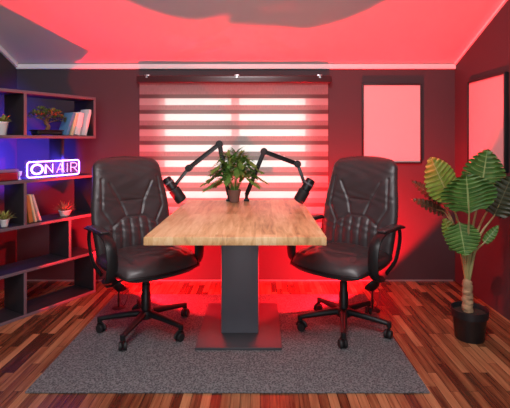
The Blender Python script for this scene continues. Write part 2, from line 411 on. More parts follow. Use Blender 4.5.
# cornices
CH = 0.042
b = BM(); box(b, (XL, D - 0.02, ZW - CH - 0.004), (XR, D - 0.0005, ZW - 0.003), 0.004); struct(obj('trim_1', b, M['trim']))
for nm, x0, x1 in (('trim_2', XL + 0.0005, XL + 0.02), ('trim_3', XR - 0.014, XR - 0.0005)):
    b = BM(); hh = CH if nm == 'trim_2' else 0.022
    prism(b, [(D - 0.022, ZW + SL * 0.022 - hh), (YK, ZK - hh), (YK, ZK - 0.002), (D - 0.022, ZW + SL * 0.022 - 0.002)], 'x', x0, x1)
    struct(obj(nm, b, M['trim'], smooth=0))
b = BM(); box(b, (XL, D - 0.012, 0.0005), (XR - 0.02, D - 0.0005, 0.014), 0.003); struct(obj('baseboard_back', b, M['skirting']))
# window
b = BM(); fw = 0.05; y0, y1 = D + 0.035, D + 0.085
for lo, hi in (((WX0, WZ0), (WX0 + fw, WZ1)), ((WX1 - fw, WZ0), (WX1, WZ1)), ((WX0 + fw, WZ0), (WX1 - fw, WZ0 + fw)), ((WX0 + fw, WZ1 - fw), (WX1 - fw, WZ1)), ((-0.255, WZ0 + fw), (-0.185, WZ1 - fw))):
    box(b, (lo[0], y0, lo[1]), (hi[0], y1, hi[1]), 0.004)
win = struct(obj('window_1', b, M['trim']))
b = BM()
for a, c in ((WX0 + fw, -0.255), (-0.185, WX1 - fw)): box(b, (a, D + 0.055, WZ0 + fw), (c, D + 0.061, WZ1 - fw))
obj('window_pane', b, M['glass'], win, smooth=0)

# ------------------------------------------------------------------ zebra blind
bl = thing('window_blind', 'wide zebra roller blind of grey and sheer bands over the window', 'blind', (-0.228, D - 0.045, 0.0))
b = BM(); box(b, (-0.835, -0.045, 1.735), (0.845, 0.035, 1.797), 0.008, seg=3); obj('cassette', b, M['cassette'], bl)
for dx in (-0.745, 0.028, 0.742):
    b = BM(); box(b, (dx - 0.022, -0.048, 1.793), (dx + 0.022, 0.03, 1.803), 0.002); tube(b, [(dx, -0.047, 1.782), (dx, -0.054, 1.782)], 0.009, 10); obj('bracket', b, M['chrome'], bl)
b = BM()
v = [b.verts.new((x, y, z)) for y in (0.0, 0.0012) for x, z in ((-0.82, 0.46), (0.82, 0.46), (0.82, 1.75), (-0.82, 1.75))]
b.faces.new(v[:4])
obj('fabric', b, M['blind'], bl, smooth=0)
b = BM(); box(b, (-0.822, -0.012, 0.435), (0.822, 0.014, 0.465), 0.006); obj('bottom_rail', b, M['cassette'], bl)

# ------------------------------------------------------------------ pictures
def picture(name, label, w, h, loc, rz):
    t = thing(name, label, 'picture', loc, rz)
    b = BM(); f = 0.013; d = 0.03
    box(b, (-w / 2, -d, -h / 2), (-w / 2 + f, 0, h / 2), 0.003); box(b, (w / 2 - f, -d, -h / 2), (w / 2, 0, h / 2), 0.003)
    box(b, (-w / 2 + f, -d, -h / 2), (w / 2 - f, 0, -h / 2 + f), 0.003); box(b, (-w / 2 + f, -d, h / 2 - f), (w / 2 - f, 0, h / 2), 0.003)
    obj('frame', b, M['frame'], t)
    b = BM(); box(b, (-w / 2 + f, -0.017, -h / 2 + f), (w / 2 - f, -0.006, h / 2 - f)); obj('panel', b, M['panel'], t, smooth=0)
    return t
picture('framed_picture', 'black framed pale blank panel on the back wall right of the blind', 0.52, 0.70, (1.155, D - 0.001, 1.385), 0)
picture('framed_picture', 'black framed pale blank panel on the right wall above the tall plant', 0.54, 0.70, (XR - 0.001, 3.235, 1.365), R(-90))

# ------------------------------------------------------------------ rug
b = BM(); box(b, (-1.155, 2.11, 0.0005), (0.835, 3.44, 0.009), 0.003); rug = tag(obj('rug', b, M['rug']), 'flat grey rectangular rug under the table and chairs', 'rug')

# ------------------------------------------------------------------ table
RZ = 0.009
tb = thing('table', 'oak topped table on a dark grey column with flat base plate', 'table', (-0.127, 2.87, RZ))
b = BM(); box(b, (-0.467, -0.68, 0.698), (0.467, 0.68, 0.741), 0.003); obj('tabletop', b, M['oak'], tb)
b = BM(); box(b, (-0.118, -0.155, 0.015), (0.118, 0.265, 0.698), 0.004); obj('column', b, M['anthracite'], tb)
b = BM(); box(b, (-0.257, -0.345, 0.0), (0.257, 0.345, 0.015), 0.003); obj('base_plate', b, M['plate'], tb)
b = BM(); box(b, (-0.22, -0.24, 0.690), (0.22, 0.24, 0.6985), 0.001); obj('mounting_plate', b, M['anthracite'], tb)
TZ = RZ + 0.741

# ------------------------------------------------------------------ office chair
SE = [((-.15, .76), (-.085, .575)), ((.15, .76), (.085, .575)), ((-.085, .572), (.085, .572)),
      ((-.085, .57), (-.05, .41)), ((.085, .57), (.05, .41)),
      ((-.16, .05), (-.155, .33)), ((.16, .05), (.155, .33)), ((-.155, .33), (-.07, .41)), ((.155, .33), (.07, .41)), ((-.07, .41), (.07, .41)),
      ((-.215, .50), (-.155, .345)), ((.215, .50), (.155, .345)), ((-.20, .80), (-.215, .50)), ((.20, .80), (.215, .50))]
SE2 = [((x, 0.02), (x, .385)) for x in (-.094, -.032, .032, .094)]
ZB, HB = 0.445, 0.655
def back_hw(v):
    w = 0.252 + 0.026 * math.exp(-((v - 0.42) / 0.3) ** 2) - 0.012 * max(0, v - 0.6) / 0.4
    if v > 0.9: w *= 1 - 0.20 * ((v - 0.9) / 0.1) ** 2.5
    if v < 0.08: w *= 1 - 0.15 * ((0.08 - v) / 0.08) ** 2
    return w
def back_p(u, v01):
    a = max(0, 1 - abs(u) ** 7) ** 0.5; c = max(0, 1 - abs(2 * v01 - 1) ** 14) ** 0.5
    return a * c
def back_center(u, v):
    x = u * back_hw(v)
    z = ZB + HB * v + 0.018 * (1 - u * u) * max(0, (v - 0.8) / 0.2)
    y = 0.205 + 0.165 * v - 0.05 * u * u * (0.55 + 0.45 * v) - 0.02 * math.sin(v * math.pi)
    return x, y, z
def back_front(u, w):
    v = (w + 1) / 2; x, y, z = back_center(u, v); p = back_p(u, v)
    t = 0.055
    t += 0.030 * math.exp(-((v - .22) / .2) ** 2) * max(0, 1 - (u / .75) ** 2)       # lumbar
    t += 0.022 * math.exp(-((v - .80) / .17) ** 2) * max(0, 1 - (u / .9) ** 2)       # head pad
    d = 0
    for a, c in SE:
        q = segd((x, v * HB), (a[0], a[1] * HB), (c[0], c[1] * HB)); d = max(d, 0.008 * math.exp(-(q / 0.008) ** 2))
    for a, c in SE2:
        q = segd((x, v * HB), (a[0], a[1] * HB), (c[0], c[1] * HB)); d = max(d, 0.007 * math.exp(-(q / 0.012) ** 2))
    wr = 0.0012 * math.sin(38 * x + 45 * v + 3 * math.sin(21 * v)) + 0.0007 * math.sin(51 * v - 30 * x)
    return Vector((x, y - (t - d + wr) * p, z))
def back_back(u, w):
    v = (w + 1) / 2; x, y, z = back_center(u, v); p = back_p(u, v)
    return Vector((x, y + 0.035 * p, z))
SZ = 0.468
def seat_xy(u, w):
    k = 0.62
    x = u * 0.275 * math.sqrt(1 - k * w * w / 2) * 1.04; y = w * 0.275 * math.sqrt(1 - k * u * u / 2) * 1.02 - 0.025
    return x, y
def seat_p(u, w): return max(0, 1 - abs(u) ** 6) ** 0.5 * max(0, 1 - abs(w) ** 6) ** 0.5
def seat_top(u, w):
    x, y = seat_xy(u, w); p = seat_p(u, w)
    t = 0.048 + 0.012 * (1 - u * u) - 0.010 * math.exp(-((w - .35) / .35) ** 2) * (1 - u * u)
    d = 0
    for s in (-1, 1):
        q = segd((x, y), (s * .165, .2), (s * .175, -.2)); d = max(d, 0.011 * math.exp(-(q / 0.011) ** 2))
    q = segd((x, y), (-.17, -.12), (.17, -.12)); d = max(d, 0.008 * math.exp(-(q / 0.012) ** 2))
    wr = 0.003 * math.sin(30 * x + 18 * y) + 0.002 * math.sin(52 * y - 21 * x + 2 * math.sin(20 * x))
    drop = 0.035 * max(0, (-w - .35) / .65) ** 2
    return Vector((x, y, SZ - drop + (t - d + wr) * p))
def seat_bot(u, w):
    x, y = seat_xy(u, w); p = seat_p(u, w)
    drop = 0.03 * max(0, (-w - .35) / .65) ** 2
    return Vector((x, y, SZ - drop - 0.062 * p))

def make_chair(label, loc, rz, phase):
    t = thing('office_chair', label, 'chair', loc, rz, 'leather office chairs at the table')
    b = BM(); two_sided(b, 84, 124, back_front, back_back); obj('backrest', b, M['leather'], t, smooth=60)
    b = BM(); two_sided(b, 48, 48, seat_top, seat_bot); obj('seat', b, M['leather'], t, smooth=60)
    # rim piping around the seat
    b = BM()
    ring = [(1 - 2 * i / 12, 1) for i in range(12)] + [(-1, 1 - 2 * i / 12) for i in range(12)] + [(-1 + 2 * i / 12, -1) for i in range(12)] + [(1, -1 + 2 * i / 12) for i in range(12)]
    tube(b, [seat_bot(u, w) + Vector((0, 0, -0.002)) for u, w in ring], 0.009, 8, closed=True); obj('seat_edge', b, M['plastic'], t)
    for s in (-1, 1):
        x = 0.292 * s
        path = bez([(x * .93, .275, .655), (x, .20, .668), (x, .06, .672), (x, -.075, .664), (x, -.150, .622), (x, -.178, .55), (x, -.172, .46), (x * .98, -.12, .405), (x * .9, -.02, .388), (x * .6, .02, .385)], 5)
        b = BM(); tube(b, path, 0.0125, 10, up=(0, 0, 1), asp=2.7)
        arm = obj('armrest', b, M['plastic'], t)
        b = BM(); box(b, (x - .029, -.075, .676), (x + .029, .18, .690), 0.006, seg=3); obj('arm_pad', b, M['leather'], arm)
        # rear strut from the arm down to the seat frame
        b = BM(); tube(b, bez([(x * .98, .22, .66), (x, .215, .58), (x * .98, .16, .46), (x * .92, .06, .395)], 6), 0.010, 10, asp=1.8); obj('arm_strut', b, M['plastic'], t)
    b = BM(); box(b, (-.10, -.12, .385), (.10, .14, .410), 0.006); box(b, (-.06, -.07, .345), (.06, .10, .387), 0.012); obj('tilt_mechanism', b, M['plastic'], t)
    b = BM(); tube(b, [(-.05, -.02, .365), (-.20, -.03, .362), (-.235, -.03, .35)], 0.006, 8); box(b, (-.275, -.045, .342), (-.225, -.015, .352), 0.004); obj('lever', b, M['plastic'], t)
    b = BM(); box(b, (-.045, .12, .372), (.045, .265, .384), 0.003); box(b, (-.045, .252, .372), (.045, .264, .56), 0.003); obj('back_bracket', b, M['plastic'], t)
    b = BM(); lathe(b, [(.026, .085), (.031, .09), (.031, .235), (.027, .24), (.026, .30), (.021, .305), (.021, .346)], 24); obj('gas_cylinder', b, M['plastic'], t)
    b = BM(); lathe(b, [(.040, .078), (.050, .084), (.052, .118), (.044, .132), (.032, .136)], 28); obj('base_hub', b, M['plastic'], t)
    for k in range(5):
        a = phase + k * R(72)
        b = BM()
        n = 10; path = []; rad = []
        pts_ = [(0.03 + 0.262 * i / n, 0, 0.112 - 0.026 * (i / n) ** 1.3) for i in range(n + 1)]
        tube(b, pts_, 0.02, 10, radii=[0.023 - 0.008 * i / n for i in range(n + 1)], up=(0, 0, 1), asp=1.15)
        lathe(b, [(.010, .062), (.016, .066), (.017, .096), (.012, .100)], 14, Matrix.Translation((.292, 0, 0)))
        obj('leg', b, M['plastic'], t, rot=(0, 0, a))
        b = BM()
        sw = R(35 + 57 * k)
        m = Matrix.Translation((.292, 0, 0)) @ Matrix.Rotation(sw, 4, 'Z')
        # hood over the two wheels + pin
        hood = []
        for i in range(9):
            an = math.pi * i / 8
            hood.append(m @ Vector((0.012 + 0.029 * math.cos(an), 0, 0.028 + 0.029 * math.sin(an))))
        tube(b, hood, 0.006, 8, asp=2.0, up=m.to_3x3() @ Vector((0, 1, 0)))
        tube(b, [m @ Vector((0, 0, .045)), m @ Vector((0, 0, .07))], 0.0065, 10)
        c = obj('castor', b, M['plastic'], t, rot=(0, 0, a))
        for s in (-1, 1):
            b = BM(); mm = m @ Matrix.Translation((.012, s * .014, .0265)) @ Matrix.Rotation(R(90), 4, 'X')
            lathe(b, [(.012, -.009), (.024, -.009), (.026, -.006), (.026, .006), (.024, .009), (.012, .009)], 20, mm); obj('wheel', b, M['rubber'], c)
    return t
CL, CR = (-0.742, 2.80), (0.55, 2.83)
make_chair('black leather swivel chair left of the table, beside the bookcase', (CL[0], CL[1], RZ), R(40), R(42 - 40))
make_chair('black leather swivel chair right of the table, in front of the framed panel', (CR[0], CR[1], RZ), R(-40), R(43 + 40))

# ------------------------------------------------------------------ red floor lamps behind the chairs
def lamp(label, loc, n, power, hz):
    t = thing('floor_lamp', label, 'lamp', loc, 0, 'red uplights on the floor')
    n = Vector(n).normalized()
    b = BM(); lathe(b, [(.055, 0), (.058, .004), (.05, .010), (.012, .014)], 24); obj('base', b, M['plastic'], t)
    b = BM(); tube(b, [(0, 0, .012), (0, 0, hz - .035)], 0.008, 12); tube(b, [(0, 0, .05), (0, 0, .08)], 0.011, 12); obj('stem', b, M['plastic'], t)
    c = Vector((0, 0, hz)); m = align(c, c + n)
    b = BM(); lathe(b, [(.012, -.042), (.034, -.036), (.056, -.016), (.064, .004), (.066, .010), (.062, .010)], 28, m, cap=True); obj('lamp_head', b, M['plastic'], t)
    b = BM(); lathe(b, [(.001, .0125), (.056, .0125), (.058, .0105)], 28, m, cap=False); obj('lens', b, M['lens'], t)
    b = BM(); tube(b, bez([(0.02, .03, hz - .02), (.055, .03, hz - .05), (.06, .02, .09), (.035, .02, .02), (.0, .06, .008), (-.05, .14, .007)], 5), 0.003, 6); obj('power_cable', b, M['rubber'], t)
    ld = bpy.data.lights.new('red_lamp_light', 'SPOT'); ld.spot_size = R(168); ld.spot_blend = 0.10; ld.shadow_soft_size = 0.022; ld.energy = power; ld.color = (1.0, 0.006, 0.014)
    lo = bpy.data.objects.new('red_lamp_light', ld); COL.objects.link(lo)
    lo.location = Vector(loc) + c + n * 0.036; lo.rotation_euler = n.to_track_quat('-Z', 'Y').to_euler()
    return t
LP = 430
lamp('small black floor uplight with red beam behind the right chair', (0.82, 3.14, 0.0), (-.52, .56, .66), LP, .190)
lamp('small black floor uplight with red beam behind the left chair', (-1.04, 3.17, 0.0), (.52, .56, .66), LP * .62, .175)

# ------------------------------------------------------------------ bookcase
BW, BDp, BH, BT = 0.81, 0.25, 1.59, 0.022
BO = Vector((-1.339 - .515 * BW, 3.51 - .857 * BW, 0)); BA = math.atan2(.857, .515)
bk = thing('bookcase', 'tall dark open zigzag bookcase standing askew in the left corner', 'bookcase', BO, BA)
BMAT = Matrix.Translation(BO) @ Matrix.Rotation(BA, 4, 'Z')
PT = (BH - BT) / 5
for k in range(6):
    b = BM(); box(b, (0, 0, k * PT), (BW, BDp, k * PT + BT), 0.0015); obj('shelf', b, M['shelf'], bk)
def upright(x, k, y0=.001):
    b = BM(); box(b, (x - BT, y0, k * PT + BT), (x, BDp - .001, (k + 1) * PT), 0.001); obj('upright', b, M['shelf'], bk)
for k in (0, 2, 4): upright(BW, k); upright(BW - .575, k)
upright(BW - .225, 1); upright(BT, 1); upright(BW - .225, 3, .09); upright(BT, 3)
def sz(k): return k * PT + BT
def bx(px, ly):
    """local x on the bookcase for an image column at local depth ly"""
    r = (px - VX) / F; o = BMAT @ Vector((0, ly, 0)); d = BMAT.to_3x3() @ Vector((1, 0, 0))
    return (r * o.y - o.x) / (d.x - r * d.y)
def onshelf(px, ly, k): return BMAT @ Vector((bx(px, ly), ly, sz(k)))

def book(label, mat, x, ly, k, th, h, dp, lean, group):
    """x: local x of the lower left edge; lean: + to the right"""
    if lean < 0: x = x
    t = thing('book', label, 'book', BMAT @ Vector((x, ly, sz(k) + 0.0005 + (th * math.sin(-lean) if lean < 0 else th * math.sin(lean)) * 1.0)), BA, group)
    m = Matrix.Rotation(lean, 4, 'Y')
    if lean > 0: m = m @ Matrix.Translation((0, 0, 0))
    b = BM()
    box(b, (0, 0, 0), (.003, dp, h), 0.0006, m); box(b, (th - .003, 0, 0), (th, dp, h), 0.0006, m); box(b, (.003, 0, 0), (th - .003, .003, h), 0.0006, m)
    obj('cover', b, mat, t)
    b = BM(); box(b, (.003, .003, .004), (th - .003, dp - .004, h - .004), 0, m); obj('pages', b, M['paper'], t, smooth=0)
    # rest the lowest corner on the shelf
    low = min((m @ Vector((xx, 0, 0))).z for xx in (0, th))
    t.location.z = sz(k) + 0.0005 - low
    return t
g1 = 'leaning books on the top shelf'
book('blue book leaning on the top shelf, nearest the bonsai', M['bk_blue'], bx(66, .03), .03, 4, .022, .185, .11, R(20), g1)
book('cream spined thin book leaning on the top shelf between blue and white', M['bk_cream'], bx(71, .03), .03, 4, .020, .180, .11, R(15), g1)
book('thick white book leaning on the top shelf, second from the end', M['bk_white'], bx(75, .03), .03, 4, .045, .182, .11, R(13), g1)
book('slim white book leaning on the top shelf, last before the end panel', M['bk_white'], bx(84, .03), .03, 4, .024, .215, .11, R(14), g1)
g2 = 'leaning books below the neon sign'
book('orange brown book leaning against the upright below the neon sign', M['bk_orange'], bx(29.5, .04), .04, 2, .028, .195, .14, R(-8), g2)
book('thin cream book leaning below the neon sign, middle of the three', M['bk_cream'], bx(35.6, .04), .04, 2, .012, .205, .13, R(-13), g2)
book('thin pale pink book leaning below the neon sign, farthest from the upright', M['bk_pink'], bx(40, .04), .04, 2, .014, .205, .13, R(-17), g2)

# neon sign
NS = 0.425; NH = 0.116
np0 = BMAT @ Vector((bx(26.6, .006), .006, sz(3) + .0005))
sg = thing('neon_sign', 'glowing ON AIR neon sign on a clear acrylic plate on the bookcase', 'sign', np0, BA)
b = BM(); box(b, (-.008, .008, 0.0), (NS + .008, .013, NH + .018), 0.001); obj('acrylic_plate', b, M['acrylic'], sg)
b = BM(); box(b, (.03, -.004, 0.0), (NS - .03, .027, .004), 0.001); obj('foot', b, M['acrylic'], sg)
zb = 0.011
def rrect(x0, z0, x1, z1, r, n=6):
    pts = []
    for cx, cz, a0 in ((x1 - r, z1 - r, 0), (x0 + r, z1 - r, 90), (x0 + r, z0 + r, 180), (x1 - r, z0 + r, 270)):
        for i in range(n + 1):
            a = R(a0 + 90 * i / n); pts.append((cx + r * math.cos(a), 0, cz + r * math.sin(a)))
    return pts
b = BM(); tube(b, rrect(.004, zb + .002, NS - .004, zb + NH - .004, .020), .0048, 8, closed=True); obj('border_tube', b, M['neon'], sg)
def letter(name, strokes, r, mat):
    b = BM()
    for pts, closed in strokes: tube(b, [(x * NS / .385, 0, z + zb) for x, z in pts], r, 8, closed=closed)
    obj(name, b, mat, sg)
zc, hh = NH / 2, .034
def ell(cx, rx, rz, n=28): return [(cx + rx * math.cos(2 * math.pi * i / n), zc + rz * math.sin(2 * math.pi * i / n)) for i in range(n)]
letter('letter_O', [(ell(.070, .041, .037), True), (ell(.070, .034, .030), True)], .0032, M['neon'])
z0, z1 = zc - hh, zc + hh
letter('letter_N', [([(.124, z0), (.124, z1), (.172, z0), (.172, z1)], False), ([(.131, z0), (.131, z1 - .004), (.179, z0 + .004), (.179, z1)], False)], .0032, M['neon'])
letter('letter_A', [([(.208, z0), (.236, z1), (.264, z0)], False), ([(.218, zc - .010), (.254, zc - .010)], False)], .0026, M['neon_thin'])
letter('letter_I', [([(.288, z0), (.288, z1)], False)], .0026, M['neon_thin'])
bowl = [(.315, z1), (.345, z1)] + [(.345 + .018 * math.sin(a), z1 - .018 + .018 * math.cos(a)) for a in (.5, 1, 1.57, 2.1, 2.7)] + [(.345, z1 - .036), (.315, z1 - .036)]
letter('letter_R', [([(.315, z0), (.315, z1)], False), (bowl, False), ([(.338, z1 - .036), (.366, z0)], False)], .0026, M['neon_thin'])

ld = bpy.data.lights.new('sign_back_glow', 'AREA'); ld.shape = 'RECTANGLE'; ld.size = .36; ld.size_y = .09; ld.energy = 30.0; ld.spread = R(100); ld.color = (0.07, 0.05, 1.0)
lo = bpy.data.objects.new('sign_back_glow', ld); COL.objects.link(lo); lo.parent = sg; lo.location = (NS / 2, .018, NH / 2 + .006); lo.rotation_euler = (R(90), 0, 0)
# low red case and small white ornament beside the sign
p = onshelf(8, .09, 3)
t = thing('storage_box', 'low glossy dark red box with smoky lid left of the neon sign', 'box', p, BA)
b = BM(); box(b, (-.10, -.05, 0), (.045, .05, .055), 0.008, seg=3); obj('box_body', b, M['red_gloss'], t)
b = BM(); box(b, (-.104, -.053, .055), (.049, .053, .078), 0.007, seg=3); obj('lid', b, M['clear_lid'], t)
p = onshelf(19.5, .06, 3)
t = thing('ornament', 'tiny white cup shaped ornament between red box and neon sign', 'ornament', p)
b = BM(); lathe(b, [(.014, 0), (.015, .003), (.004, .008), (.004, .022), (.012, .032), (.018, .060), (.016, .060), (.010, .034)], 20); obj('cup', b, M['ceramic'], t)

# ------------------------------------------------------------------ small plants
def pot_mesh(r0, r1, h, rim=0.006):
    b = BM(); lathe(b, [(r0 * .9, 0), (r0, .003), (r1, h - rim * 1.5), (r1 + .003, h - rim), (r1 + .003, h), (r1 - .003, h), (r1 - .006, h - .012), (.002, h - .013)], 28); return b
def blade(bm, p0, d, ln, w, curve=0.3, n=4, up=Vector((0, 0, 1))):
    """a tapering, drooping leaf strip with thickness from a ridge"""
    d = Vector(d).normalized(); s = d.cross(up); s = s.normalized() if s.length > 1e-3 else Vector((1, 0, 0))
    prev = None; p = Vector(p0); dd = d.copy()
    for i in range(n + 1):
        t = i / n; ww = w * (math.sin(math.pi * min(1, .18 + .82 * t)) ** .8 if t < 1 else 0.02) 
        nrm = s.cross(dd).normalized()
        row = [bm.verts.new(p - s * ww / 2), bm.verts.new(p + nrm * ww * .18), bm.verts.new(p + s * ww / 2)]
        if prev:
            for k in range(2): bm.faces.new((prev[k], prev[k + 1], row[k + 1], row[k]))
        prev = row; p = p + dd * (ln / n); dd = (dd - up * curve / n).normalized()
def succulent(name, label, loc, r0, r1, h, n, ln, w, matl, spread=1.0, group=None):
    t = thing(name, label, 'plant', loc, 0, group)
    obj('pot', pot_mesh(r0, r1, h), M['ceramic'], t)
    b = BM(); lathe(b, [(r1 - .007, h - .012), (r1 * .5, h - .006), (.001, h - .004)], 20, cap=False); obj('soil', b, M['soil'], t)
    b = BM()
    for i in range(n):
        a = i * 2.399; e = .25 + 1.1 * (i / n)
        d = (math.cos(a) * math.cos(e) * spread, math.sin(a) * math.cos(e) * spread, math.sin(e) + .15)
        blade(b, (math.cos(a) * r1 * .35, math.sin(a) * r1 * .35, h - .006), d, ln * random.uniform(.8, 1.15), w, .5)
    obj('foliage', b, matl, t); return t
succulent('potted_succulent', 'white pot with yellow green succulent on the top shelf at the left edge', onshelf(1.5, .10, 4), .030, .043, .092, 22, .07, .02, M['succulent'], 1.2)
succulent('potted_succulent', 'small white pot with bushy plant on the middle shelf at the left edge', onshelf(4.5, .07, 2), .022, .029, .05, 26, .075, .014, M['succulent'], .9)
succulent('potted_plant', 'low white bowl of dry brown sprigs on the shelf under the neon sign', onshelf(65, .09, 2), .036, .046, .045, 46, .085, .007, M['dry'], 1.6)
# bonsai
p = onshelf(47, .10, 4)
t = thing('bonsai', 'bonsai tree in a dark oblong tray on the top shelf', 'plant', p, BA)
b = BM(); box(b, (-.10, -.045, .006), (.10, .045, .036), .008, seg=3); box(b, (-.108, -.052, .034), (.108, .052, .042), .004)
for sx in (-1, 1):
    for sy in (-1, 1): box(b, (sx * .08 - .01, sy * .03 - .01, 0), (sx * .08 + .01, sy * .03 + .01, .008))
obj('tray', b, M['pot_black'], t)
b = BM(); tube(b, bez([(0, 0, .04), (.012, 0, .07), (-.008, .01, .10), (.01, 0, .14)], 5), .01, 10, radii=[.017 - .0006 * i for i in range(16)])
for e in ((-.08, .0, .135), (.09, .01, .12), (.03, -.03, .16), (-.03, .02, .17)): tube(b, bez([(0, 0, .095), (e[0] * .5, e[1] * .5, e[2] * .9), e], 4), .005, 6)
obj('trunk', b, M['bark'], t)
b = BM()
for cx, cy, cz, rx, rz in ((-.085, 0, .145, .05, .026), (.095, .01, .128, .055, .024), (.03, -.03, .165, .055, .028), (-.03, .02, .178, .055, .028), (.0, 0, .150, .06, .03)):
    for i in range(110):
        th, ph = random.uniform(0, 6.283), math.acos(random.uniform(-.6, 1))
        d = Vector((math.cos(th) * math.sin(ph), math.sin(th) * math.sin(ph), math.cos(ph)))
        q = Vector((cx + d.x * rx, cy + d.y * rx * .8, cz + d.z * rz)) * 1.0
        blade(b, q, d + Vector((random.uniform(-.4, .4), random.uniform(-.4, .4), .3)), .022, .012, .2, 2)
obj('foliage', b, M['bonsai'], t)

# ------------------------------------------------------------------ palm on the table
p = Vector((pt(234.5, 201.5, 3.415).x, 3.40, TZ))
t = thing('potted_palm', 'small leafy palm in a brown clay pot at the table end', 'plant', p)
obj('pot', pot_mesh(.036, .049, .10, .012), M['terracotta'], t)
b = BM(); lathe(b, [(.042, .088), (.02, .093), (.001, .094)], 20, cap=False); obj('soil', b, M['soil'], t)
FR = [(-.20, .00, .16), (-.16, -.10, .24), (-.11, .05, .31), (.02, -.04, .33), (.10, .03, .31), (.16, -.06, .28), (.21, .02, .22), (.19, -.10, .12), (-.17, .08, .10), (.05, -.14, .21), (-.07, -.13, .15), (-.22, -.06, .09), (.12, .1, .18), (.24, .04, .14)]
FR += [(-.13, .02, .20), (.14, .00, .24), (.0, .06, .27), (-.18, .03, .20), (.17, .05, .17), (-.05, -.05, .28), (.08, -.10, .27), (-.24, .0, .125)]
for ex, ey, ez in FR:
    b = BM()
    base = Vector((ex * .08, ey * .08, .088)); tip = Vector((ex, ey, ez + .02))
    mid = Vector((ex * .42, ey * .42, .09 + (ez - .05) * .85 + .05))
    path = bez([base, mid, tip], 11)
    tube(b, path, .002, 5, radii=[.003 - .002 * i / (len(path) - 1) for i in range(len(path))])
    for i in range(6, len(path)):
        tn = (path[i] - path[i - 1]).normalized(); s = tn.cross(Vector((0, 0, 1))).normalized()
        ln = .088 * (1 - .5 * abs((i - 13) / 10))
        for sg_ in (-1, 1):
            blade(b, path[i], tn * .9 + s * sg_ * .9 + Vector((0, 0, random.uniform(-.15, .3))), ln * random.uniform(.85, 1.2), .016, .75, 3)
    obj('frond', b, M['palm'], t)

# ------------------------------------------------------------------ microphone arms and microphones
def mic_arm(label, P0, P1, P2, P3, s):
    base = Vector((P0.x, P0.y, TZ))
    t = thing('microphone_boom', label, 'microphone boom', base)
    q = lambda v: Vector(v) - base
    b = BM(); box(b, (-.022, -.03, .0005), (.022, .03, .016), .003); tube(b, [(0, 0, .016), (0, 0, .05)], .013, 14); obj('clamp', b, M['plastic'], t)
    a0 = q((P0.x, P0.y, TZ + .05)); a1, a2, a3 = q(P1), q(P2), q(P3)
    b = BM(); o = Vector((0, .011, 0)); bar(b, a0 - o, a1 - o, .034, .016); bar(b, a0 + o, a1 + o, .034, .016); obj('lower_arm', b, M['plastic'], t)
    b = BM(); bar(b, a1 - o, a2 - o, .034, .016); bar(b, a1 + o, a2 + o, .034, .016)
    obj('upper_arm', b, M['plastic'], t)
    for c, r in ((a1, .029), (a2, .027)):
        b = BM(); tube(b, [c + Vector((0, -.024, 0)), c + Vector((0, .024, 0))], r, 20); tube(b, [c + Vector((0, -.034, 0)), c + Vector((0, -.024, 0))], r * .55, 14); obj('joint', b, M['plastic'], t)
    b = BM(); bar(b, a2, a3, .024, .018); tube(b, [a3 + Vector((0, -.016, 0)), a3 + Vector((0, .016, 0))], .014, 14); obj('mount', b, M['plastic'], t)
    # spring alongside the upper arm
    b = BM(); dr = (a2 - a1); n = 90; up = dr.cross(Vector((0, 1, 0))).normalized()
    if up.z < 0: up = -up
    pts_ = []
    for i in range(n):
        f = .12 + .5 * i / (n - 1); an = i * .9
        pts_.append(a1 + dr * f + up * (.018 + .006 * math.cos(an)) + Vector((0, .006 * math.sin(an), 0)))
    tube(b, pts_, .0012, 5); obj('spring', b, M['chrome'], t)
    return t
def microphone(label, A, B):
    A, B = Vector(A), Vector(B); t = thing('microphone', label, 'microphone', A)
    ln = (B - A).length; m = align((0, 0, 0), B - A)
    b = BM(); lathe(b, [(.010, 0), (.028, .003), (.035, .012), (.036, ln * .46), (.032, ln * .47)], 26, m); obj('body', b, M['plastic'], t)
    b = BM(); lathe(b, [(.033, ln * .475), (.042, ln * .485), (.043, ln * .9), (.038, ln * .975), (.020, ln)], 26, m); obj('foam_windscreen', b, M['rubber'], t)
    b = BM(); lathe(b, [(.0375, ln * .18), (.0395, ln * .185), (.0395, ln * .235), (.0375, ln * .24)], 26, m); obj('ring', b, M['anthracite'], t)
    return t
mic_arm('jointed black boom arm on the left of the table palm', Vector((pt(229, 199, 3.47).x, 3.47, TZ)), pt(219.5, 144, 3.42), pt(189, 168, 3.30), pt(176, 184, 3.235), -1)
mic_arm('jointed black boom arm on the right of the table palm', Vector((pt(246.5, 199, 3.47).x, 3.47, TZ)), pt(264, 151.5, 3.42), pt(297.5, 164, 3.30), pt(304, 182, 3.235), 1)
microphone('black microphone hanging at the left end of the table by the left chair', pt(165.5, 178, 3.2), pt(182.5, 201.5, 3.2))
microphone('black microphone hanging at the right end of the table by the right chair', pt(311.5, 179, 3.2), pt(298, 202, 3.2))

